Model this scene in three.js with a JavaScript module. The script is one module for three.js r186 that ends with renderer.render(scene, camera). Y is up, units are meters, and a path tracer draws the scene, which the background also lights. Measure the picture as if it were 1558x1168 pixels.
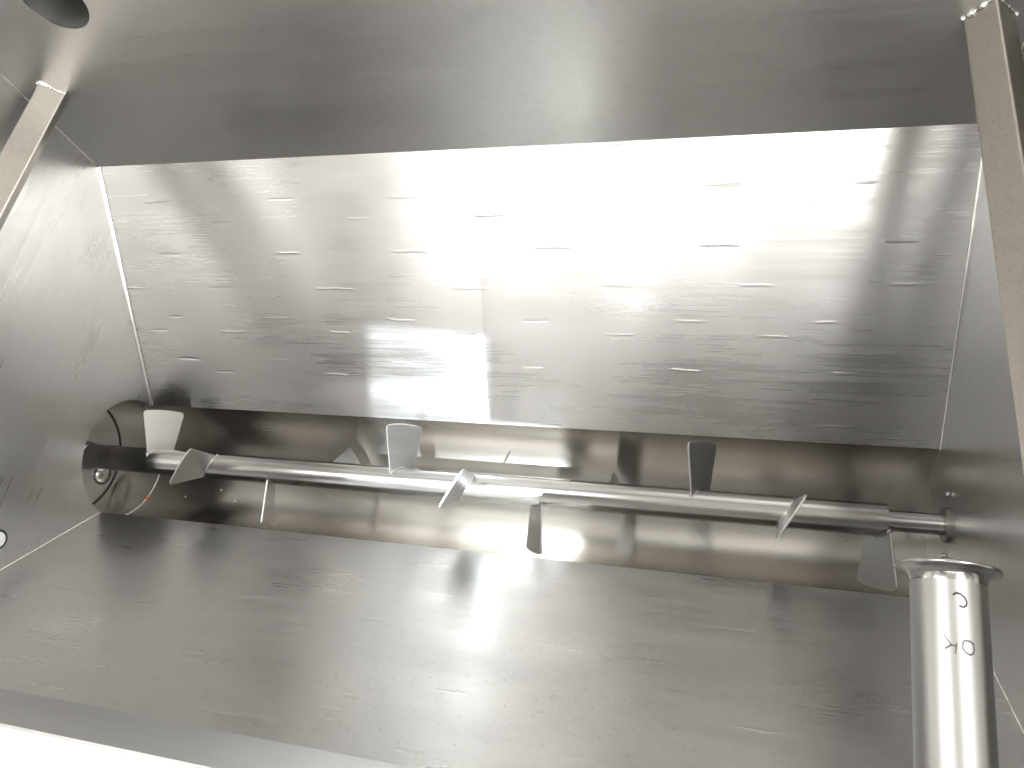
import * as THREE from 'three';
import { mergeGeometries } from 'three/addons/utils/BufferGeometryUtils.js';
import { RectAreaLightUniformsLib } from 'three/addons/lights/RectAreaLightUniformsLib.js';

RectAreaLightUniformsLib.init();
const scene = new THREE.Scene();

// ---------------------------------------------------------------- camera
const camera = new THREE.PerspectiveCamera(54.35, 4 / 3, 0.02, 60);
camera.position.set(0.5281, 1.5581, 0.4595);
camera.up.set(-0.03906, 0.42897, -0.90247);
camera.lookAt(0.5281 - 0.27249, 1.5581 - 0.8735, 0.4595 - 0.40341);
scene.add(camera);

// ---------------------------------------------------------------- light and exposure
const renderer = new THREE.WebGLRenderer({ antialias: true });
renderer.toneMapping = THREE.LinearToneMapping;
renderer.toneMappingExposure = 3.6;
renderer.shadowMap.enabled = true;
scene.background = new THREE.Color(0.15, 0.146, 0.138);      // the dim hall all around
const CEILING = 3.6, FRONT = 5.6, FLOOR = -0.85, SIDE_LEFT = -5.2, SIDE_RIGHT = 4.6;
// [x, z, width, length, radiance] of the ceiling light panels
const CEILING_LIGHTS = [
  [-2.4, 0.5, 1.1, 1.0, 1.9], [-0.95, 0.15, 1.2, 0.9, 2.9], [2.1, 0.3, 1.0, 2.4, 1.8],
  [-1.6, 3.1, 1.5, 1.4, 1.9], [0.1, 3.1, 1.5, 1.4, 3.0], [1.8, 3.1, 1.5, 1.4, 3.0],
  [-1.6, 4.65, 1.5, 1.4, 1.9], [0.1, 4.65, 1.5, 1.4, 2.4], [1.8, 4.65, 1.5, 1.4, 2.6],
  [3.7, 1.4, 0.9, 2.2, 2.2],
];
const WARM = new THREE.Color(1.0, 0.987, 0.965), COOL = new THREE.Color(0.86, 0.95, 1.0);
const PEN_AT = 0.455;
const LAMP = { at: [-0.34, 2.95, 1.6], to: [-0.15, 0.03, -0.18], candela: 95, slot: [0.047, 0.0215, 0.03, 0.026], step: 0.003 };
const WINDOWS = [[0.4, 4.6, 5, 'nearer the far wall'], [-5.2, -1.0, 3.2, 'farther back']], SILL = 0.9, HEAD = 3.2, BACK_END = -5.8;

// ---------------------------------------------------------------- helpers
let seed = 12345;
const rnd = () => { seed = (seed * 1664525 + 1013904223) >>> 0; return seed / 4294967296; };
const range = (a, b) => a + (b - a) * rnd();
const names = {};
function numbered(name) { const n = names[name] = (names[name] ?? -1) + 1; return n ? `${name}_${String(n).padStart(3, '0')}` : name; }
function add(mesh, name, parent) {
  mesh.name = parent === scene ? numbered(name) : name;
  mesh.castShadow = mesh.receiveShadow = true;
  parent.add(mesh); return mesh;
}
const part = (name, geometry, material, parent, label) => {
  const m = add(new THREE.Mesh(geometry, material), name, parent);
  if (label) m.userData.label = label;
  return m;
};
function thing(name, label, category, position = [0, 0, 0], group) {
  const g = new THREE.Group(); g.name = numbered(name); g.position.set(...position); scene.add(g);
  g.userData = { label, category }; if (group) g.userData.group = group;
  return g;
}
const smooth = (a, b, x) => { const t = Math.min(1, Math.max(0, (x - a) / (b - a))); return t * t * (3 - 2 * t); };
const mix = (a, b, t) => a + (b - a) * t;
// lattice value noise
function hash(ix, iy, s) { let h = Math.imul(ix, 374761393) + Math.imul(iy, 668265263) + Math.imul(s, 2147483647 ^ 0x5bd1e995); h = Math.imul(h ^ (h >>> 13), 1274126177); h ^= h >>> 16; return (h >>> 0) / 4294967296; }
function noise(x, y, s = 0) {
  const ix = Math.floor(x), iy = Math.floor(y), fx = x - ix, fy = y - iy;
  const u = fx * fx * fx * (fx * (fx * 6 - 15) + 10), v = fy * fy * fy * (fy * (fy * 6 - 15) + 10);
  return mix(mix(hash(ix, iy, s), hash(ix + 1, iy, s), u), mix(hash(ix, iy + 1, s), hash(ix + 1, iy + 1, s), u), v) * 2 - 1;
}
const fbm = (x, y, s, n = 3) => { let a = 0, w = 1, t = 0; for (let i = 0; i < n; i++) { a += w * noise(x, y, s + i * 17); t += w; x *= 2.03; y *= 2.03; w *= 0.5; } return a / t; };

// ---------------------------------------------------------------- brushed stainless steel
// fields work on metres along (u) and across (v) the sheet
function field(W, H, pxPerMetre, fn, float = true) {
  const w = Math.min(2048, Math.round(W * pxPerMetre)), h = Math.min(2048, Math.round(H * pxPerMetre));
  const data = float ? new Float32Array(w * h * 4) : new Uint8Array(w * h * 4);
  for (let j = 0; j < h; j++) for (let i = 0; i < w; i++) {
    const k = (j * w + i) * 4, c = fn((i + 0.5) / w * W, (j + 0.5) / h * H);
    const rgb = typeof c === 'number' ? [c, c, c] : c;
    for (let q = 0; q < 3; q++) data[k + q] = float ? rgb[q] : Math.round(255 * Math.min(1, Math.max(0, rgb[q])));
    data[k + 3] = float ? 1 : 255;
  }
  const t = new THREE.DataTexture(data, w, h, THREE.RGBAFormat, float ? THREE.FloatType : THREE.UnsignedByteType);
  t.magFilter = THREE.LinearFilter; t.minFilter = THREE.LinearFilter;
  t.wrapS = t.wrapT = THREE.RepeatWrapping; t.repeat.set(1 / W, 1 / H); t.needsUpdate = true;
  return t;
}
const STEEL = new THREE.Color().setRGB(0.52, 0.516, 0.505);
// a streak of brushing: long along u, fine across v; a little wavering
const streaks = (u, v, s) => 0.5 * noise(u * 7, v * 420, s) + 0.32 * noise(u * 19, v * 900, s + 3) + 0.3 * noise(u * 2.3, v * 130, s + 5);
function steel({ W, H, s = 1, rough = 0.3, roughVary = 0.05, wave = 1, brush = 1, px = 900, bumps = null, stains = null, tint = null, aniso = 0.55, color = STEEL }) {
  const bump = field(W, H, px, (u, v) => {
    let h = wave * (0.9 * fbm(u * 2.2 + 3.1, v * 4.2, s + 40, 2) + 0.18 * fbm(u * 9, v * 11, s + 50, 2));   // oil-canning of the sheet, mm
    h += brush * 0.006 * streaks(u, v, s);
    if (bumps) h += bumps(u, v);
    return 0.5 + h / 10;                                      // 10 mm from black to white
  });
  const roughness = field(W, H, px, (u, v) => {
    let r = rough + roughVary * (0.7 * fbm(u * 5, v * 14, s + 60, 3) + 0.6 * streaks(u, v, s + 9));
    if (stains) r += stains(u, v);
    return [1, r, 1];
  }, false);
  const m = new THREE.MeshPhysicalMaterial({ color, metalness: 1, roughness: 1, roughnessMap: roughness, bumpMap: bump, bumpScale: 0.01, anisotropy: aniso, anisotropyRotation: Math.PI / 2 });
  if (tint) { m.map = field(W, H, px, tint, false); m.map.colorSpace = THREE.NoColorSpace; }
  return m;
}
const plain = (rough, color = STEEL, metal = 1) => new THREE.MeshStandardMaterial({ color, metalness: metal, roughness: rough });

// ---------------------------------------------------------------- the mixer's measures (metres)
const XL = -0.95, XR = 0.95, R = 0.1547, T = 0.003;
const BACK = { z0: -0.1547, y0: 0.0005, z1: -0.5947, y1: 0.4315 };   // back sloped sheet, lower and upper edge
const FRNT = { z0: 0.1511, y0: 0.0329, z1: 0.5418, y1: 0.4598 };     // front sloped sheet
const RIM = 0.871, HOOD = 1.28, SIDE = 0.96;
const SEAM_X = 0.005;                                                 // where the two back sheets meet

// a flat sheet: corner, direction and length along u and v, thickness away from the normal
function sheet(origin, u, v, W, H, thick = T, u0 = 0, v0 = 0) {
  const U = new THREE.Vector3(...u).normalize(), V = new THREE.Vector3(...v).normalize(), N = U.clone().cross(V).multiplyScalar(-thick);
  const P = [], UV = [], I = [], O = new THREE.Vector3(...origin);
  const quad = (a, b, c, d, ua) => { const k = P.length / 3; for (const [q, w] of [[a, ua[0]], [b, ua[1]], [c, ua[2]], [d, ua[3]]]) { P.push(q.x, q.y, q.z); UV.push(...w); } I.push(k, k + 1, k + 2, k, k + 2, k + 3); };
  const at = (a, b, n) => O.clone().addScaledVector(U, a).addScaledVector(V, b).addScaledVector(N, n);
  const a = at(0, 0, 0), b = at(W, 0, 0), c = at(W, H, 0), d = at(0, H, 0), a2 = at(0, 0, 1), b2 = at(W, 0, 1), c2 = at(W, H, 1), d2 = at(0, H, 1);
  const q = [[u0, v0], [u0 + W, v0], [u0 + W, v0 + H], [u0, v0 + H]];
  quad(a, b, c, d, q); quad(b2, a2, d2, c2, [q[1], q[0], q[3], q[2]]);
  quad(a2, b2, b, a, q); quad(b2, c2, c, b, q); quad(c2, d2, d, c, q); quad(d2, a2, a, d, q);
  const g = new THREE.BufferGeometry();
  g.setAttribute('position', new THREE.Float32BufferAttribute(P, 3)); g.setAttribute('uv', new THREE.Float32BufferAttribute(UV, 2)); g.setIndex(I); g.computeVertexNormals();
  return g;
}
// an end wall: outline in (z, y), thickness along x outwards
function endWall(outline, x, out) {
  const shape = new THREE.Shape(outline.map(([z, y]) => new THREE.Vector2(z, y)));
  const g = new THREE.ExtrudeGeometry(shape, { depth: T, bevelEnabled: false, curveSegments: 48 });
  // shape x -> world z, shape y -> world y, depth -> x
  g.applyMatrix4(new THREE.Matrix4().makeBasis(new THREE.Vector3(0, 0, 1), new THREE.Vector3(0, 1, 0), new THREE.Vector3(-1, 0, 0)));
  g.translate(out < 0 ? x : x + T, 0, 0);
  const p = g.attributes.position, uv = g.attributes.uv;
  for (let i = 0; i < p.count; i++) uv.setXY(i, p.getZ(i) + 1, p.getY(i) + 0.3);
  return g;
}
// part of a tube wall about the x axis, from angle a0 to a1 (0 = front, anticlockwise seen from +x), inside faces in
function shell(x0, x1, r, a0, a1, thick = T, n = 96) {
  const P = [], N = [], UV = [], I = [];
  const ring = (x, rr, sgn) => { const k = P.length / 3; for (let i = 0; i <= n; i++) { const a = mix(a0, a1, i / n), y = Math.sin(a), z = Math.cos(a); P.push(x, rr * y, rr * z); N.push(0, sgn * y, sgn * z); UV.push(x + 1.2, (a - a0) * r); } return k; };
  const strip = (a, b) => { for (let i = 0; i < n; i++) I.push(a + i, a + i + 1, b + i, a + i + 1, b + i + 1, b + i); };
  const i0 = ring(x0, r, -1), i1 = ring(x1, r, -1), o0 = ring(x0, r + thick, 1), o1 = ring(x1, r + thick, 1);
  strip(i0, i1); strip(o1, o0);
  const e = (x, s) => { const a = ring(x, r, 0), b = ring(x, r + thick, 0); for (let i = a * 3; i < P.length; i += 3) { N[i] = s; N[i + 1] = N[i + 2] = 0; } s < 0 ? strip(b, a) : strip(a, b); };
  e(x0, -1); e(x1, 1);
  for (const a of [a0, a1]) { const k = P.length / 3, y = Math.sin(a), z = Math.cos(a), s = a === a0 ? 1 : -1; for (const [x, rr] of [[x0, r], [x1, r], [x1, r + thick], [x0, r + thick]]) { P.push(x, rr * y, rr * z); N.push(0, s * -z, s * y); UV.push(x + 1.2, rr - r); } I.push(k, k + 1, k + 2, k, k + 2, k + 3); }
  const g = new THREE.BufferGeometry();
  g.setAttribute('position', new THREE.Float32BufferAttribute(P, 3)); g.setAttribute('normal', new THREE.Float32BufferAttribute(N, 3)); g.setAttribute('uv', new THREE.Float32BufferAttribute(UV, 2)); g.setIndex(I);
  return g;
}
// a weld bead: a tube that swells and wanders a little
function bead(points, r, vary = 0.25, step = 0.004, s = 1) {
  const curve = new THREE.CatmullRomCurve3(points.map((p) => new THREE.Vector3(...p)), false, 'catmullrom', 0);
  const n = Math.max(8, Math.round(curve.getLength() / step)), g = new THREE.TubeGeometry(curve, n, r, 8, false), p = g.attributes.position;
  for (let i = 0; i <= n; i++) {
    const c = curve.getPointAt(i / n), f = 1 + vary * (noise(i * 0.5, 0, s) + 0.6 * noise(i * 0.13, 3, s));
    for (let j = 0; j <= 8; j++) { const k = i * 9 + j; p.setXYZ(k, c.x + (p.getX(k) - c.x) * f, c.y + (p.getY(k) - c.y) * f, c.z + (p.getZ(k) - c.z) * f); }
  }
  g.computeVertexNormals(); return g;
}
function tubeBetween(a, b, r, seg = 32) { const A = new THREE.Vector3(...a), B = new THREE.Vector3(...b), d = B.clone().sub(A), g = new THREE.CylinderGeometry(r, r, d.length(), seg, 1); g.applyQuaternion(new THREE.Quaternion().setFromUnitVectors(new THREE.Vector3(0, 1, 0), d.normalize())); g.translate(...A.add(B).multiplyScalar(0.5).toArray()); return g; }

// ---------------------------------------------------------------- sheet finishes
// the spot welds of the jacket show through as short raised dashes: [x0, x1, height up the sheet]
const DASHES = [[-.835, -.774, .53], [-.494, -.428, .526], [-.186, -.127, .522], [.148, .203, .518], [.482, .548, .525], [.745, .774, .523], [.659, .714, .491], [-.661, -.61, .476], [-.3, -.251, .479], [.006, .065, .479], [-.822, -.762, .403], [-.489, -.438, .403], [-.193, -.117, .405], [.132, .214, .406], [.473, .546, .411], [.806, .858, .415], [-.699, -.62, .32], [-.399, -.312, .32], [-.056, .012, .322], [.278, .33, .325], [.557, .609, .33], [.831, .873, .332], [-.831, -.797, .245], [-.555, -.487, .246], [-.224, -.165, .247], [.101, .152, .25], [.429, .48, .255], [.699, .733, .257], [-.894, -.849, .209], [-.688, -.621, .21], [-.377, -.333, .213], [-.07, -.02, .215], [.278, .334, .224], [.597, .645, .225], [-.825, -.77, .135], [-.565, -.504, .139], [-.233, -.189, .144], [.094, .139, .145], [.418, .477, .148], [.738, .784, .152], [-.722, -.673, .104], [-.409, -.355, .108], [.725, .775, .038], [.793, .831, .043], [-.952, -.901, .319]];
const FRONT_DASHES = [[.055, .112, .278], [.005, .064, .391], [.173, .223, .423], [.012, .072, .499], [.171, .237, .546], [.52, .565, .318], [-.313, -.265, .392], [-.156, -.106, .422], [-.142, -.095, .546], [.174, .217, .318], [-.591, -.536, .166], [.725, .773, .311], [.577, .622, .09], [.581, .617, .205], [-.62, -.57, .40], [-.46, -.41, .28], [.40, .46, .42], [-.30, -.25, .17], [.25, .30, .19]];
const dash = (list, amp) => {
  const cell = new Map();
  list.forEach(([a, b, t], i) => { for (let k = Math.floor((a - 0.03) * 10); k <= Math.floor((b + 0.03) * 10); k++) (cell.get(k) ?? cell.set(k, []).get(k)).push([a, b, t, i % 3 === 1 ? -1 : 1, 0.6 + hash(i, 7, 3)]); });
  return (u, v) => {
    const x = u - 0.95; let h = 0;
    for (const [a, b, t, sg, w] of cell.get(Math.floor(x * 10)) ?? []) {
      const dv = v - t - 0.0012 * noise(x * 40, t * 90, 4); if (Math.abs(dv) > 0.03) continue;
      const along = smooth(a - 0.008, a + 0.006, x) * (1 - smooth(b - 0.006, b + 0.008, x));
      h += amp * w * along * (sg * Math.exp(-dv * dv / 5e-6) - 0.25 * Math.exp(-dv * dv / 1.5e-4));
    }
    return h;
  };
};
const scuffAt = (u, v, x0, v0, rx, rv) => Math.exp(-(((u - 0.95 - x0) / rx) ** 2) - ((v - v0) / rv) ** 2);
const scratch = (u, v, ang, f, s) => { const a = u * Math.cos(ang) + v * Math.sin(ang), b = -u * Math.sin(ang) + v * Math.cos(ang); const n = noise(a * 16, b * f, s); return n > 0.62 ? (n - 0.62) * 2.6 : 0; };

// fine pitting and grime of the rolled surface
const grain = (k, spots = null) => (u, v) => { let g = 1 - 0.08 * k / 3 * Math.max(0, noise(u * 620, v * 620, k)) - 0.05 * Math.max(0, fbm(u * 60, v * 90, k + 4, 2)); if (spots) g *= spots(u, v); return [g, g, g * (0.985 + 0.015 * g)]; };
// dried drops: thin dark rings and specks on the front slope
const DROPS = [];
for (let i = 0; i < 300; i++) { const a = rnd() + rnd() + rnd() - 1.5, b = rnd() + rnd() - 1; const big = rnd() < 0.22; DROPS.push([0.95 - (0.13 + a * 0.42), 0.40 + b * 0.2, big ? range(0.0016, 0.0036) : range(0.0005, 0.0013), big ? 0.6 : range(0.55, 0.8), rnd()]); }
const dropCells = new Map();
for (const d of DROPS) for (let i = -1; i <= 1; i++) for (let j = -1; j <= 1; j++) { const k = (Math.floor(d[0] * 100) + i) * 1000 + Math.floor(d[1] * 100) + j; (dropCells.get(k) ?? dropCells.set(k, []).get(k)).push(d); }
const drops = (u, v) => {
  let g = 1;
  for (const [x, y, r, dark, q] of dropCells.get(Math.floor(u * 100) * 1000 + Math.floor(v * 100)) ?? []) {
    const ang = Math.atan2(v - y, u - x), rr = r * (1 + 0.25 * Math.sin(ang * 2 + q * 6) + 0.12 * Math.sin(ang * 3 + q * 17)), d = Math.hypot(u - x, v - y);
    if (r > 0.0015) { const e = (d - rr) / 0.00055; if (Math.abs(e) < 3) g = Math.min(g, 1 - (1 - dark) * Math.exp(-e * e) * (0.55 + 0.45 * Math.sin(ang + q * 9))); }
    else if (d < rr) g = Math.min(g, dark);
  }
  return g;
};
const backDash = dash(DASHES, 0.55), frontDash = dash(FRONT_DASHES, 0.4);
const M = {};
M.back = steel({ W: 1.9, H: 0.62, s: 3, rough: 0.29, roughVary: 0.1, wave: 1.3, px: 1077, aniso: 0.8, brush: 1.3,
  bumps: (u, v) => backDash(u, v) + (u > SEAM_X - XL ? 8 * (1 - Math.exp(-(u - SEAM_X + XL) / 0.2)) : 0) - 0.05 * scratch(u, v, -0.75, 240, 5) * scuffAt(u, v, 0.15, 0.25, 0.13, 0.1),
  stains: (u, v) => 0.1 * scuffAt(u, v, 0.14, 0.24, 0.14, 0.09) + 0.05 * smooth(0.2, 0.6, noise(u * 3.1, v * 5, 77)) });
M.front = steel({ W: 1.9, H: 0.58, s: 11, rough: 0.34, roughVary: 0.13, wave: 2.1, px: 1077, aniso: 0.7, bumps: frontDash, tint: grain(3, drops) });
M.wall = steel({ W: 1.4, H: 1.6, s: 21, rough: 0.33, roughVary: 0.12, wave: 2.4, px: 640, aniso: 0.3, tint: grain(3) });
M.rim = steel({ W: 1.9, H: 0.45, s: 27, rough: 0.5, roughVary: 0.06, wave: 0.6, px: 500, aniso: 0.3 });
M.endPlate = steel({ W: 1.4, H: 1.6, s: 25, rough: 0.3, roughVary: 0.02, wave: 0.4, brush: 0.4, px: 500, aniso: 0, tint: grain(3) });
M.hood = steel({ W: 1.9, H: 0.9, s: 31, rough: 0.32, roughVary: 0.055, wave: 0.9, px: 800, aniso: 0.75, brush: 0.8, tint: grain(3),
  bumps: (u, v) => -0.04 * scratch(u, v, 0.5, 160, 8) * scuffAt(u, v, 0.15, 0.1, 0.25, 0.1) });
M.trough = steel({ W: 2.4, H: 1.0, s: 41, rough: 0.25, roughVary: 0.03, wave: 0.05, brush: 0.5, px: 640, color: new THREE.Color().setRGB(0.53, 0.508, 0.475) });
M.shaft = steel({ W: 1, H: 0.25, s: 51, rough: 0.2, roughVary: 0.06, wave: 0.05, px: 700, aniso: 0.3 });
M.blade = steel({ W: 0.5, H: 0.5, s: 61, rough: 0.42, roughVary: 0.06, wave: 0.12, px: 700, aniso: 0.3 });
M.bar = steel({ W: 1.2, H: 0.4, s: 71, rough: 0.36, roughVary: 0.1, wave: 0.25, px: 640, aniso: 0.3, color: new THREE.Color().setRGB(0.5, 0.465, 0.42), tint: grain(6) });
M.weld = plain(0.26, new THREE.Color().setRGB(0.62, 0.615, 0.6));
M.dark = plain(0.6, new THREE.Color().setRGB(0.03, 0.03, 0.03), 0);

// ---------------------------------------------------------------- the hopper
const hopper = thing('mixer_hopper', 'open stainless steel mixer hopper of sloped sheets with a round trough along its bottom', 'mixer hopper');
{
  const bl = Math.hypot(BACK.z1 - BACK.z0, BACK.y1 - BACK.y0), bd = [0, (BACK.y1 - BACK.y0) / bl, (BACK.z1 - BACK.z0) / bl];
  const fl = Math.hypot(FRNT.z1 - FRNT.z0, FRNT.y1 - FRNT.y0), fd = [0, (FRNT.y1 - FRNT.y0) / fl, (FRNT.z1 - FRNT.z0) / fl];
  // back sloped sheets, left and right of their joint
  part('back_slope', sheet([XL, BACK.y0, BACK.z0], [1, 0, 0], bd, SEAM_X - XL, bl, T, 0, 0), M.back, hopper, 'left sheet of the bright back slope');
  part('back_slope', sheet([SEAM_X, BACK.y0, BACK.z0], [1, 0.0, 0], bd, XR - SEAM_X, bl, T, SEAM_X - XL, 0), M.back, hopper, 'right sheet of the bright back slope');
  // upright back wall, with the port hole at its left
  {
    const hole = new THREE.Path(); hole.absarc(-0.675, 0.862, 0.063, 0, Math.PI * 2);
    const s = new THREE.Shape([[XL, BACK.y1], [XR, BACK.y1], [XR, HOOD], [XL, HOOD]].map((p) => new THREE.Vector2(...p))); s.holes.push(hole);
    const g = new THREE.ExtrudeGeometry(s, { depth: T, bevelEnabled: false, curveSegments: 64 }); g.translate(0, 0, BACK.z1 - T);
    const p = g.attributes.position, uv = g.attributes.uv; for (let i = 0; i < p.count; i++) uv.setXY(i, p.getX(i) + 0.95, p.getY(i) - 0.4);
    const w = part('back_wall', g, M.hood, hopper, 'dark upright back wall above the bright slope');
    const c = new THREE.CylinderGeometry(0.0665, 0.0665, 0.6, 64, 1, true); c.rotateX(Math.PI / 2); c.translate(-0.675, 0.862, BACK.z1 - T - 0.3);
    const m = M.weld.clone(); m.roughness = 0.4; m.side = THREE.DoubleSide; part('port_tube', c, m, w);
    const d = new THREE.CircleGeometry(0.0665, 48); d.translate(-0.675, 0.862, BACK.z1 - T - 0.6); part('port_cap', d, m, w);
  }
  part('front_slope', sheet([XR, FRNT.y0, FRNT.z0], [-1, 0, 0], fd, XR - XL, fl, T), M.front, hopper, 'front slope dotted with dried water marks');
  part('front_wall', sheet([XR, FRNT.y1 + 0.0005, FRNT.z1], [-1, 0, 0], [0, 1, 0], XR - XL, RIM - FRNT.y1, T), M.rim, hopper);
  const rimUp = [[FRNT.z1 + T, RIM], [BACK.z1 - T, HOOD]];
  const arc = (a0, a1, n = 40) => Array.from({ length: n + 1 }, (_, i) => { const a = mix(a0, a1, i / n); return [R * Math.cos(a), R * Math.sin(a)]; });
  const aF = Math.atan2(FRNT.y0, FRNT.z0), aB = Math.PI - Math.atan2(BACK.y0, -BACK.z0);
  const left = part('end_wall', endWall([...arc(aB, aF), [FRNT.z1, FRNT.y1], [FRNT.z1, RIM], [BACK.z1, SIDE], [BACK.z1, BACK.y1]], XL, -1), M.wall, hopper, 'left end wall with the round mouth of the trough');
  const right = part('end_wall', endWall([...arc(aF, aB - Math.PI * 2), [BACK.z1, BACK.y1], [BACK.z1, SIDE], [FRNT.z1, RIM], [FRNT.z1, FRNT.y1]], XR, 1), M.endPlate, hopper, 'dark right end wall that the shaft runs into');
  // trough: the lower half of a tube; to the left it runs on as a whole tube
  const trough = part('trough', shell(-0.984, XR, R, aB, Math.PI * 2 + aF, T), M.trough, hopper, 'round bottom of the trough');
  const tube = part('discharge_tube', shell(-1.13, -0.984, R, 0, Math.PI * 2, T), M.trough, hopper, 'short tube beyond the left end wall');
  part('discharge_tube', shell(-0.984, XL - T, R, aF, aB, T), M.trough, hopper);
  { const g = new THREE.CircleGeometry(R + T, 64); g.rotateY(Math.PI / 2); g.translate(-1.1305, 0, 0); const e = part('end_plate', g, M.blade, hopper);
    const d = new THREE.SphereGeometry(0.03, 32, 20); d.scale(0.55, 1, 1); d.translate(-1.13, -0.108, 0.018); part('dome_bolt', d, plain(0.25), e);
    const gap = bead(Array.from({ length: 41 }, (_, i) => { const a = i / 40 * Math.PI * 2; return [-1.1285, (R - 0.0005) * Math.sin(a), (R - 0.0005) * Math.cos(a)]; }), 0.0015, 0, 0.01); part('gasket', gap, M.dark, e); }
  // ring weld where the tube joins the trough, rusty at one place
  part('weld_seam', bead(Array.from({ length: 41 }, (_, i) => { const a = mix(Math.PI * 1.02, Math.PI * 2.03, i / 40); return [-0.984, (R - 0.0003) * Math.sin(a), (R - 0.0003) * Math.cos(a)]; }), 0.0032, 0.35, 0.004, 9), M.weld, trough);
  // corner welds
  const b0 = [BACK.y0, BACK.z0], b1 = [BACK.y1, BACK.z1], f0 = [FRNT.y0, FRNT.z0], f1 = [FRNT.y1, FRNT.z1];
  const line = (x, p, q) => Array.from({ length: 9 }, (_, i) => [x, mix(p[0], q[0], i / 8), mix(p[1], q[1], i / 8)]);
  part('weld_seam', bead(line(XL + 0.001, b0, b1), 0.0062, 0.07, 0.02, 1), M.weld, hopper, 'bright polished corner weld left of the back slope');
  part('weld_seam', bead(line(XR - 0.001, b0, b1), 0.0036, 0.12, 0.012, 2), M.weld, hopper);
  part('weld_seam', bead(line(XL, f0, f1), 0.003, 0.12, 0.012, 3), M.weld, hopper);
  part('weld_seam', bead(line(XR, f0, f1), 0.003, 0.12, 0.012, 4), M.weld, hopper);
  part('weld_seam', bead(line(XL, b1, [SIDE, BACK.z1]), 0.0026, 0.12, 0.012, 5), M.weld, hopper);
  part('weld_seam', bead(line(XR, b1, [SIDE, BACK.z1]), 0.0026, 0.12, 0.012, 6), M.weld, hopper);
  part('weld_seam', bead([[XL, ...f1], [XL, RIM, FRNT.z1]], 0.0026, 0.25, 0.005, 7), M.weld, hopper);
  part('weld_seam', bead([[XR, ...f1], [XR, RIM, FRNT.z1]], 0.0026, 0.25, 0.005, 8), M.weld, hopper);
  // square tubes set on edge, from the back wall to the front wall
  const r = 0.004, h = 0.0252, sq = new THREE.Shape();
  sq.moveTo(-h + r, -h); sq.lineTo(h - r, -h); sq.quadraticCurveTo(h, -h, h, -h + r); sq.lineTo(h, h - r); sq.quadraticCurveTo(h, h, h - r, h); sq.lineTo(-h + r, h); sq.quadraticCurveTo(-h, h, -h, h - r); sq.lineTo(-h, -h + r); sq.quadraticCurveTo(-h, -h, -h + r, -h);
  for (const [x, label] of [[-0.877, 'left square bar set on edge below the round port'], [0.888, 'right square bar set on edge above the dark end wall']]) {
    const g = new THREE.ExtrudeGeometry(sq, { depth: FRNT.z1 - BACK.z1, bevelEnabled: false, curveSegments: 6 }); g.rotateZ(Math.PI / 4); g.translate(x, 0.652, BACK.z1);
    const p = g.attributes.position, uv = g.attributes.uv; for (let i = 0; i < p.count; i++) uv.setXY(i, p.getZ(i) + 0.6, (p.getX(i) - x) * (p.getY(i) > 0.652 ? 1.4 : -1.4) + 0.1);
    const bar = part('support_bar', g, M.bar, hopper, label), s = x < 0 ? 1 : -1;
    part('weld_seam', bead([[x, 0.6895, BACK.z1 + 0.001], [x + s * 0.018, 0.6715, BACK.z1 + 0.001], [x + s * 0.0365, 0.653, BACK.z1 + 0.001]], 0.0032, 0.6, 0.0018, 12 + s), M.weld, bar);
    part('weld_seam', bead([[x, 0.6895, BACK.z1 + 0.001], [x - s * 0.018, 0.6715, BACK.z1 + 0.001], [x - s * 0.0365, 0.653, BACK.z1 + 0.001]], 0.0032, 0.6, 0.0018, 16 + s), M.weld, bar);
  }
  // white plug with a black ring, at the left edge of the photograph
  { const ring = new THREE.TorusGeometry(0.019, 0.003, 12, 40); ring.rotateY(Math.PI / 2); ring.translate(XL + 0.001, 0.2735, 0.281); part('seal_ring', ring, M.dark, left);
    const c = new THREE.CylinderGeometry(0.0175, 0.0175, 0.003, 40); c.rotateZ(Math.PI / 2); c.translate(XL + 0.001, 0.2735, 0.281); part('sight_plug', c, plain(0.5, new THREE.Color().setRGB(0.85, 0.85, 0.84), 0), left, 'round white plug'); }
  // where the shaft enters the right end wall
  { const c = new THREE.CylinderGeometry(0.034, 0.034, 0.008, 48); c.rotateZ(Math.PI / 2); c.translate(XR - 0.004, 0, 0); const f = part('shaft_seal', c, plain(0.45, new THREE.Color().setRGB(0.3, 0.29, 0.27)), right);
    for (const [y, z] of [[0.03, -0.052], [-0.03, 0.052]]) { const b = new THREE.CylinderGeometry(0.005, 0.006, 0.005, 6); b.rotateZ(Math.PI / 2); b.translate(XR - 0.0105, y, z); b.translate(0.006, 0, 0); part('bolt', b, M.weld, right); } }
}

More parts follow.
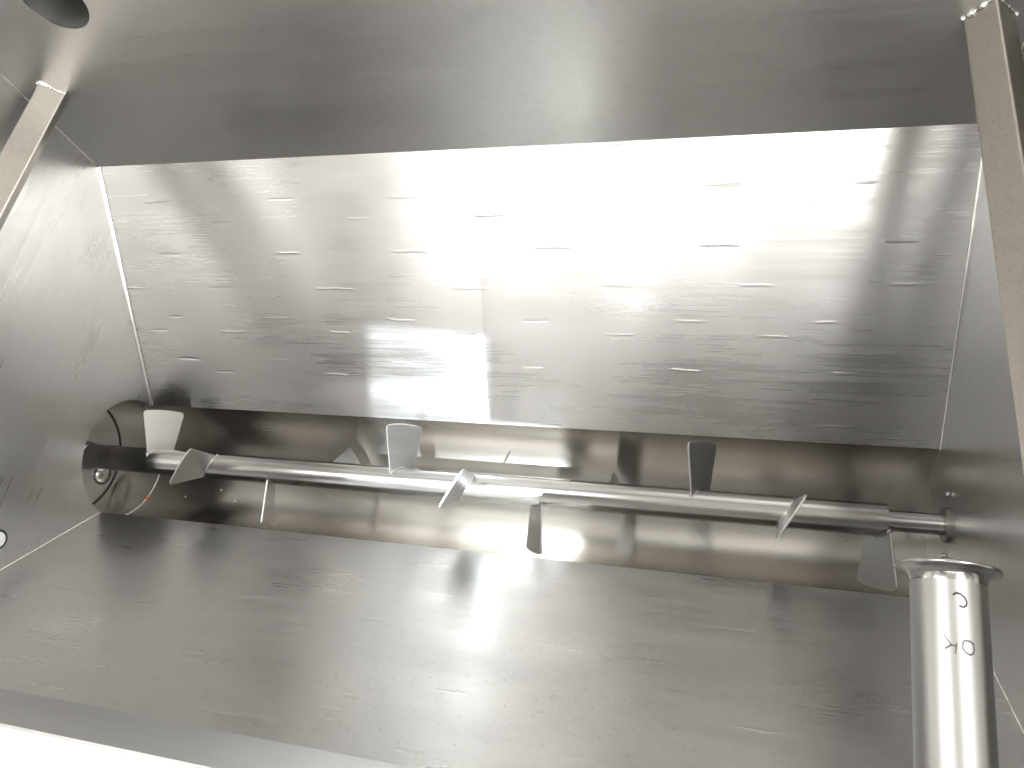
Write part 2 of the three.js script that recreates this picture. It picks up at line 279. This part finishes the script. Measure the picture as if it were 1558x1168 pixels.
// ---------------------------------------------------------------- the paddle shaft
const shaft = thing('paddle_shaft', 'horizontal steel mixing shaft with angled flat paddles lying in the round trough', 'mixing shaft', [0, 0, 0]);
{
  const SH = 0.0322;
  const uvTube = (g, len, r) => { const uv = g.attributes.uv; for (let i = 0; i < uv.count; i++) uv.setXY(i, uv.getY(i) * len, uv.getX(i) * 2 * Math.PI * r); return g; };
  const rod = (x0, x1, r) => { const g = new THREE.CylinderGeometry(r, r, x1 - x0, 64, 1); uvTube(g, x1 - x0, r); g.rotateZ(Math.PI / 2); g.translate((x0 + x1) / 2, 0, 0); return g; };
  part('shaft_tube', rod(-1.085, 0.842, SH), M.shaft, shaft);
  part('shaft_end', rod(0.8425, 0.942, 0.0205), M.shaft, shaft, 'thinner end of the shaft');
  { const pts = [[0.02, 0], [0.03, 0], [0.0355, 0.003], [0.037, 0.008], [0.0355, 0.013], [0.0323, 0.016]].map((p) => new THREE.Vector2(...p)); const g = new THREE.LatheGeometry(pts, 64); g.rotateZ(Math.PI / 2); g.translate(-1.075, 0, 0); part('collar', g, plain(0.3), shaft); part('collar', rod(-1.129, -1.086, 0.039), plain(0.35), shaft); }
  // a paddle in its own axes: y outwards from the shaft, x across, z through the plate
  const wr = 0.062, wt = 0.1, r0 = 0.0225, r1 = 0.131, c = 0.009, s = new THREE.Shape();
  s.moveTo(-wr / 2, r0); s.lineTo(wr / 2, r0); s.lineTo(wt / 2 - 0.0015, r1 - c - 0.004); s.quadraticCurveTo(wt / 2, r1 - 0.004, wt / 2 - c, r1 - 0.0025); s.quadraticCurveTo(0, r1 + 0.0035, -wt / 2 + c, r1 - 0.0025); s.quadraticCurveTo(-wt / 2, r1 - 0.004, -wt / 2 + 0.0015, r1 - c - 0.004); s.closePath();
  const plate = new THREE.ExtrudeGeometry(s, { depth: 0.0024, bevelEnabled: true, bevelThickness: 0.0008, bevelSize: 0.0008, bevelSegments: 2, curveSegments: 10 }); plate.translate(0, 0, -0.0012);
  { const p = plate.attributes.position, uv = plate.attributes.uv; for (let i = 0; i < p.count; i++) uv.setXY(i, p.getX(i) + 0.1, p.getY(i)); }
  const xs = [-0.862, -0.694, -0.53, -0.36, -0.187, -0.016, 0.141, 0.315, 0.489, 0.659, 0.829];
  xs.forEach((x, i) => {
    const phi = THREE.MathUtils.degToRad(160 - 90 * i + [0, 0, 0, -12, 0, 0, 0, -5, 0, 0, 0][i]), beta = THREE.MathUtils.degToRad([58, 61, 73, 58, 57, 60, 57, 58, 57, 60, 56][i]);
    const u = new THREE.Vector3(0, Math.sin(phi), Math.cos(phi)), v = new THREE.Vector3(0, Math.cos(phi), -Math.sin(phi));
    const w = new THREE.Vector3(Math.cos(beta), 0, 0).addScaledVector(v, Math.sin(beta)), n = w.clone().cross(u);
    const mat = new THREE.Matrix4().makeBasis(w, u, n).setPosition(x, 0, 0);
    const m = part('paddle', plate, M.blade, shaft); m.applyMatrix4(mat);
    // fillet weld where the plate meets the round shaft: follows the shaft's surface on both faces of the plate
    for (const side of [-1, 1]) {
      const pts = []; for (let k = 0; k <= 12; k++) { const a = mix(-wr / 2 - 0.002, wr / 2 + 0.002, k / 12), tang = a * Math.sin(beta) + side * 0.003 * Math.cos(beta), along = a * Math.cos(beta) - side * 0.003 * Math.sin(beta); const rad = Math.sqrt(Math.max(0, SH ** 2 - Math.min(tang * tang, SH ** 2 * 0.98))); pts.push([along, tang, rad]); }
      // in paddle axes: (x along w, y along u, z along n)
      const g = bead(pts.map(([al, tg, rd]) => { const q = new THREE.Vector3(al, 0, 0).addScaledVector(v, tg).addScaledVector(u, rd * 0.985); return [q.dot(w), q.dot(u), q.dot(n)]; }), 0.0021, 0.3, 0.003, i * 2 + side);
      part('weld_seam', g, M.weld, m);
    }
  });
}

// ---------------------------------------------------------------- small leftovers in the trough
function lump(name, label, category, [x, y, z], [a, b, c], turn, color, group, s) {
  const g = new THREE.IcosahedronGeometry(1, 3), p = g.attributes.position;
  for (let i = 0; i < p.count; i++) { const f = 1 + 0.35 * noise(p.getX(i) * 1.7 + s, p.getY(i) * 1.7 + p.getZ(i) * 1.3, s); p.setXYZ(i, p.getX(i) * a * f, p.getY(i) * b * f, p.getZ(i) * c * f); }
  g.computeVertexNormals();
  const m = add(new THREE.Mesh(g, plain(0.75, color, 0)), name, scene); m.position.set(x, y, z); m.rotation.set(turn, 0, 0); m.userData = { label, category, ...(group ? { group } : {}) };
}
lump('residue', 'small orange speck of residue on the ring weld under the left end of the shaft', 'residue', [-0.982, -0.1385, 0.066], [0.004, 0.0022, 0.0085], -2.65, new THREE.Color().setRGB(0.75, 0.26, 0.03), null, 5);
for (const [i, [label, x, y, z]] of [['tiny pale crumb in the trough below the shaft, between the second and third paddles', -0.769, -0.152, 0.02], ['tiny pale crumb lying farthest left in the trough', -0.867, -0.1445, 0.05], ['tiny pale crumb in the trough nearest the edge-on third paddle', -0.712, -0.1455, 0.048], ['tiny pale crumb in the trough just left of the last paddle', 0.785, -0.1535, 0.004]].entries())
  lump('crumb', label, 'crumb', [x, y, z], [0.0022, 0.0016, 0.002], 0.3 * i, new THREE.Color().setRGB(0.72, 0.7, 0.64), 'crumbs lying in the trough', 20 + i);

// ---------------------------------------------------------------- the ferruled pipe at the right front
{
  const tip = new THREE.Vector3(0.78, 0.612, 0.231), base = new THREE.Vector3(0.771, 0.602, 0.541), dir = base.clone().sub(tip), L = dir.length();
  const pipe = thing('ferrule_pipe', 'polished steel pipe with a flared flange and handwriting in front of the right end wall', 'pipe', tip.toArray());
  pipe.quaternion.setFromUnitVectors(new THREE.Vector3(0, -1, 0), dir.clone().normalize());
  const r = 0.0385;
  const marks = document.createElement('canvas'); marks.width = 1024; marks.height = 1024;
  const cx = marks.getContext('2d'); cx.fillStyle = '#fff'; cx.fillRect(0, 0, 1024, 1024);
  const texture = new THREE.CanvasTexture(marks); texture.colorSpace = THREE.SRGBColorSpace;
  // [u, v] of the canvas: u once round the pipe, v down its length
  const pen = (pts, w, a) => { cx.strokeStyle = `rgba(88,80,90,${a})`; cx.lineWidth = w; cx.lineCap = cx.lineJoin = 'round'; cx.beginPath(); pts.forEach(([x, y], i) => (i ? cx.lineTo(x, y) : cx.moveTo(x, y))); cx.stroke(); };
  // handwriting, in millimetres: [round the pipe, down its length], upside down as it stands
  const U0 = PEN_AT, mm = ([x, y]) => [(U0 + x / (2 * Math.PI * r * 1000)) * 1024, y / (L * 1000) * 1024];
  for (const [pts, w, a] of [
    [[[5, 35.5], [7.5, 33.4], [11.5, 34], [15.5, 37], [17.6, 41.5], [17, 45.4], [14.2, 47.6], [10.8, 46.8]], 7, 0.92],
    [[[12, 84], [14, 81.8], [19, 81.8], [22.5, 84], [23, 89.5], [21.5, 94], [18, 95.6], [14, 93.6], [11.5, 90], [11.8, 85.5], [13, 82.6]], 6, 0.75],
    [[[-5.2, 78.5], [-3.2, 82], [1.2, 88], [6, 88.6]], 5, 0.6], [[[1.2, 88], [-1, 89.6], [-4.6, 92]], 7, 0.7], [[[5.6, 86], [5.2, 91], [4.6, 96]], 5.5, 0.6],
  ]) pen(pts.map(mm), w, a);
  const g = new THREE.CylinderGeometry(r, r, L, 96, 1, true); g.rotateY(Math.PI); g.translate(0, -L / 2, 0);
  const mat = steel({ W: 0.5, H: 0.5, s: 81, rough: 0.24, roughVary: 0.04, wave: 0.06, px: 600, aniso: 0.0 });
  mat.map = texture; mat.roughnessMap = null; mat.bumpMap = null; mat.roughness = 0.38; mat.side = THREE.DoubleSide;
  part('pipe_wall', g, mat, pipe);
  const prof = [[r, -0.019], [r + 0.0008, -0.013], [r + 0.0035, -0.008], [r + 0.009, -0.0058], [r + 0.0125, -0.005], [r + 0.0145, -0.0045], [r + 0.0152, -0.0025], [r + 0.0145, -0.0005], [r + 0.012, 0], [r - 0.002, 0], [r - 0.002, -0.019]].map((p) => new THREE.Vector2(...p));
  part('flange', new THREE.LatheGeometry(prof, 96), plain(0.22), pipe);
}

// ---------------------------------------------------------------- surroundings that the steel mirrors
function structure(name, geometry, material, label) { const m = add(new THREE.Mesh(geometry, material), name, scene); m.userData.kind = 'structure'; if (label) m.userData.label = label; return m; }
{
  const white = plain(0.7, new THREE.Color().setRGB(0.82, 0.82, 0.81), 0), cream = plain(0.9, new THREE.Color().setRGB(0.8, 0.78, 0.74), 0);
  for (const [x, d] of [[SIDE_LEFT, -1]]) { const g = new THREE.BoxGeometry(0.15, CEILING - FLOOR, FRONT + 1.2); g.translate(x + d * 0.076, (CEILING + FLOOR) / 2, (FRONT - 1.2) / 2); structure('wall', g, cream); }
  const f = new THREE.BoxGeometry(14, 0.1, 12); f.translate(0, FLOOR - 0.05, 0.5); structure('floor', f, white);
  const c = new THREE.BoxGeometry(14, 0.1, 7); c.translate(0, CEILING + 0.051, 2.2); structure('ceiling', c, plain(0.9, new THREE.Color().setRGB(0.3, 0.29, 0.27), 0));
  const outline = (pts) => pts.map((p) => new THREE.Vector2(...p)), s = new THREE.Shape(outline([[BACK_END, FLOOR], [FRONT, FLOOR], [FRONT, CEILING], [BACK_END, CEILING]]));
  for (const [z0, z1] of WINDOWS) s.holes.push(new THREE.Path(outline([[z0, SILL], [z0, HEAD], [z1, HEAD], [z1, SILL]])));
  const wg = new THREE.ExtrudeGeometry(s, { depth: 0.15, bevelEnabled: false }); wg.applyMatrix4(new THREE.Matrix4().makeBasis(new THREE.Vector3(0, 0, 1), new THREE.Vector3(0, 1, 0), new THREE.Vector3(-1, 0, 0))); wg.translate(SIDE_RIGHT + 0.151, 0, 0); structure('wall', wg, cream);
  { const g = new THREE.BoxGeometry(SIDE_RIGHT - SIDE_LEFT + 0.3, CEILING - FLOOR, 0.15); g.translate((SIDE_RIGHT + SIDE_LEFT) / 2, (CEILING + FLOOR) / 2, FRONT + 0.076); structure('wall', g, cream); }
  const cab = thing('control_cabinet', 'tall dark grey cabinet standing in front of the hopper at its right', 'cabinet', [0.62, FLOOR, 1.0]);
  const grey = plain(0.6, new THREE.Color().setRGB(0.06, 0.06, 0.06), 0);
  { const g = new THREE.BoxGeometry(0.8, 2.1, 0.5); g.translate(0, 1.05, 0); part('body', g, grey, cab); const d = new THREE.BoxGeometry(0.82, 1.8, 0.02); d.translate(0, 1.0, 0.262); part('door', d, grey, cab); }
  for (const [z0, z1, radiance, where] of WINDOWS) {
    const w = z1 - z0, h = HEAD - SILL, zc = (z0 + z1) / 2;
    const win = thing('window', `wide daylit window in the side wall to the right of the hopper, the one ${where}`, 'window', [SIDE_RIGHT, SILL, zc], 'windows in the side wall');
    const pane = new THREE.PlaneGeometry(w, h); pane.rotateY(-Math.PI / 2); pane.translate(0.08, h / 2, 0);
    part('pane', pane, new THREE.MeshStandardMaterial({ color: 0x000000, emissive: WARM, emissiveIntensity: radiance * 0.4 }), win);
    const fr = [[w, 0.05, 0, 0.025], [w, 0.05, 0, h - 0.025], [0.05, h, -w / 2 + 0.025, h / 2], [0.05, h, w / 2 - 0.025, h / 2], [0.05, h, 0, h / 2]].map(([a, b, z, y]) => { const g = new THREE.BoxGeometry(0.06, b, a); g.translate(0.06, y, z); return g; });
    part('frame', mergeGeometries(fr), white, win);
    const l = new THREE.RectAreaLight(WARM, radiance * 0.6, w - 0.1, h - 0.1); l.position.set(SIDE_RIGHT + 0.02, (SILL + HEAD) / 2, zc); l.lookAt(0, l.position.y, zc); scene.add(l);
  }
  // a small bright lamp whose shutters let a rectangular beam down into the trough
  {
    const at = new THREE.Vector3(...LAMP.at), to = new THREE.Vector3(...LAMP.to);
    const t = thing('shutter_lamp', 'small cool lamp with four black shutters that throws a rectangular beam into the hopper', 'lamp', LAMP.at);
    t.lookAt(to);                                           // +z towards the hopper
    const b = new THREE.SphereGeometry(0.006, 16, 12); part('bulb', b, new THREE.MeshStandardMaterial({ color: 0x000000, emissive: COOL, emissiveIntensity: 20 }), t);
    const c = new THREE.CylinderGeometry(0.13, 0.13, 0.12, 32, 1, true); c.rotateX(Math.PI / 2); c.translate(0, 0, -0.02); const m = grey.clone(); m.side = THREE.DoubleSide; part('housing', c, m, t);
    const e = new THREE.CircleGeometry(0.13, 32); e.translate(0, 0, -0.08); part('back_plate', e, m, t);
    const [wl, wr_, hd, hu] = LAMP.slot, D = 0.5;
    for (const [cx, cy, sx, sy] of [[-wl - 0.2, -0.2, 0.4, 0.4 - LAMP.step * 2], [-wr_ - 0.2, 0.2, 0.4, 0.4 + LAMP.step * 2], [wr_ + 0.2, 0, 0.4, 0.8], [(wr_ - wl) / 2, -hd - 0.2, wl + wr_, 0.4], [(wr_ - wl) / 2, hu + 0.2, wl + wr_, 0.4]]) { const g = new THREE.BoxGeometry(sx, sy, 0.004); g.translate(cx, cy, D); part('shutter', g, grey, t); }
    for (const [px, py] of [[-0.12, 0], [0.12, 0]]) part('arm', tubeBetween([px, py, 0], [px * 1.5, py, D], 0.006, 12), grey, t);
    part('hanger', tubeBetween([0, 0, -0.08], t.worldToLocal(new THREE.Vector3(at.x, CEILING, at.z)).toArray(), 0.01, 12), grey, t);
    const sp = new THREE.SpotLight(COOL, LAMP.candela, 0, 0.5, 0.1, 2); sp.position.copy(at); sp.target.position.copy(to); sp.castShadow = true; sp.shadow.radius = 0.15; scene.add(sp, sp.target);
  }
  CEILING_LIGHTS.forEach(([x, z, a, b, I], i) => {
    const t = thing('ceiling_light', `white rectangular ceiling light panel, the ${['left', 'middle', 'right'][i % 3]} one of the row ${['right over the hopper', 'in front of the hopper', 'nearest the far wall', 'beside the windows'][Math.floor(i / 3)]}`, 'ceiling light', [x, CEILING, z], 'ceiling lights above the hopper');
    const fg = new THREE.BoxGeometry(a + 0.06, 0.05, b + 0.06); fg.translate(0, -0.026, 0); part('frame', fg, white, t);
    const d = new THREE.PlaneGeometry(a, b); d.rotateX(Math.PI / 2); d.translate(0, -0.054, 0); part('diffuser', d, new THREE.MeshStandardMaterial({ color: 0x000000, emissive: WARM, emissiveIntensity: I * 0.3 }), t);
    const q = new THREE.RectAreaLight(WARM, I * 0.7, a, b); q.position.set(x, CEILING - 0.06, z); q.lookAt(x, 0, z); scene.add(q);
  });
}

renderer.render(scene, camera);
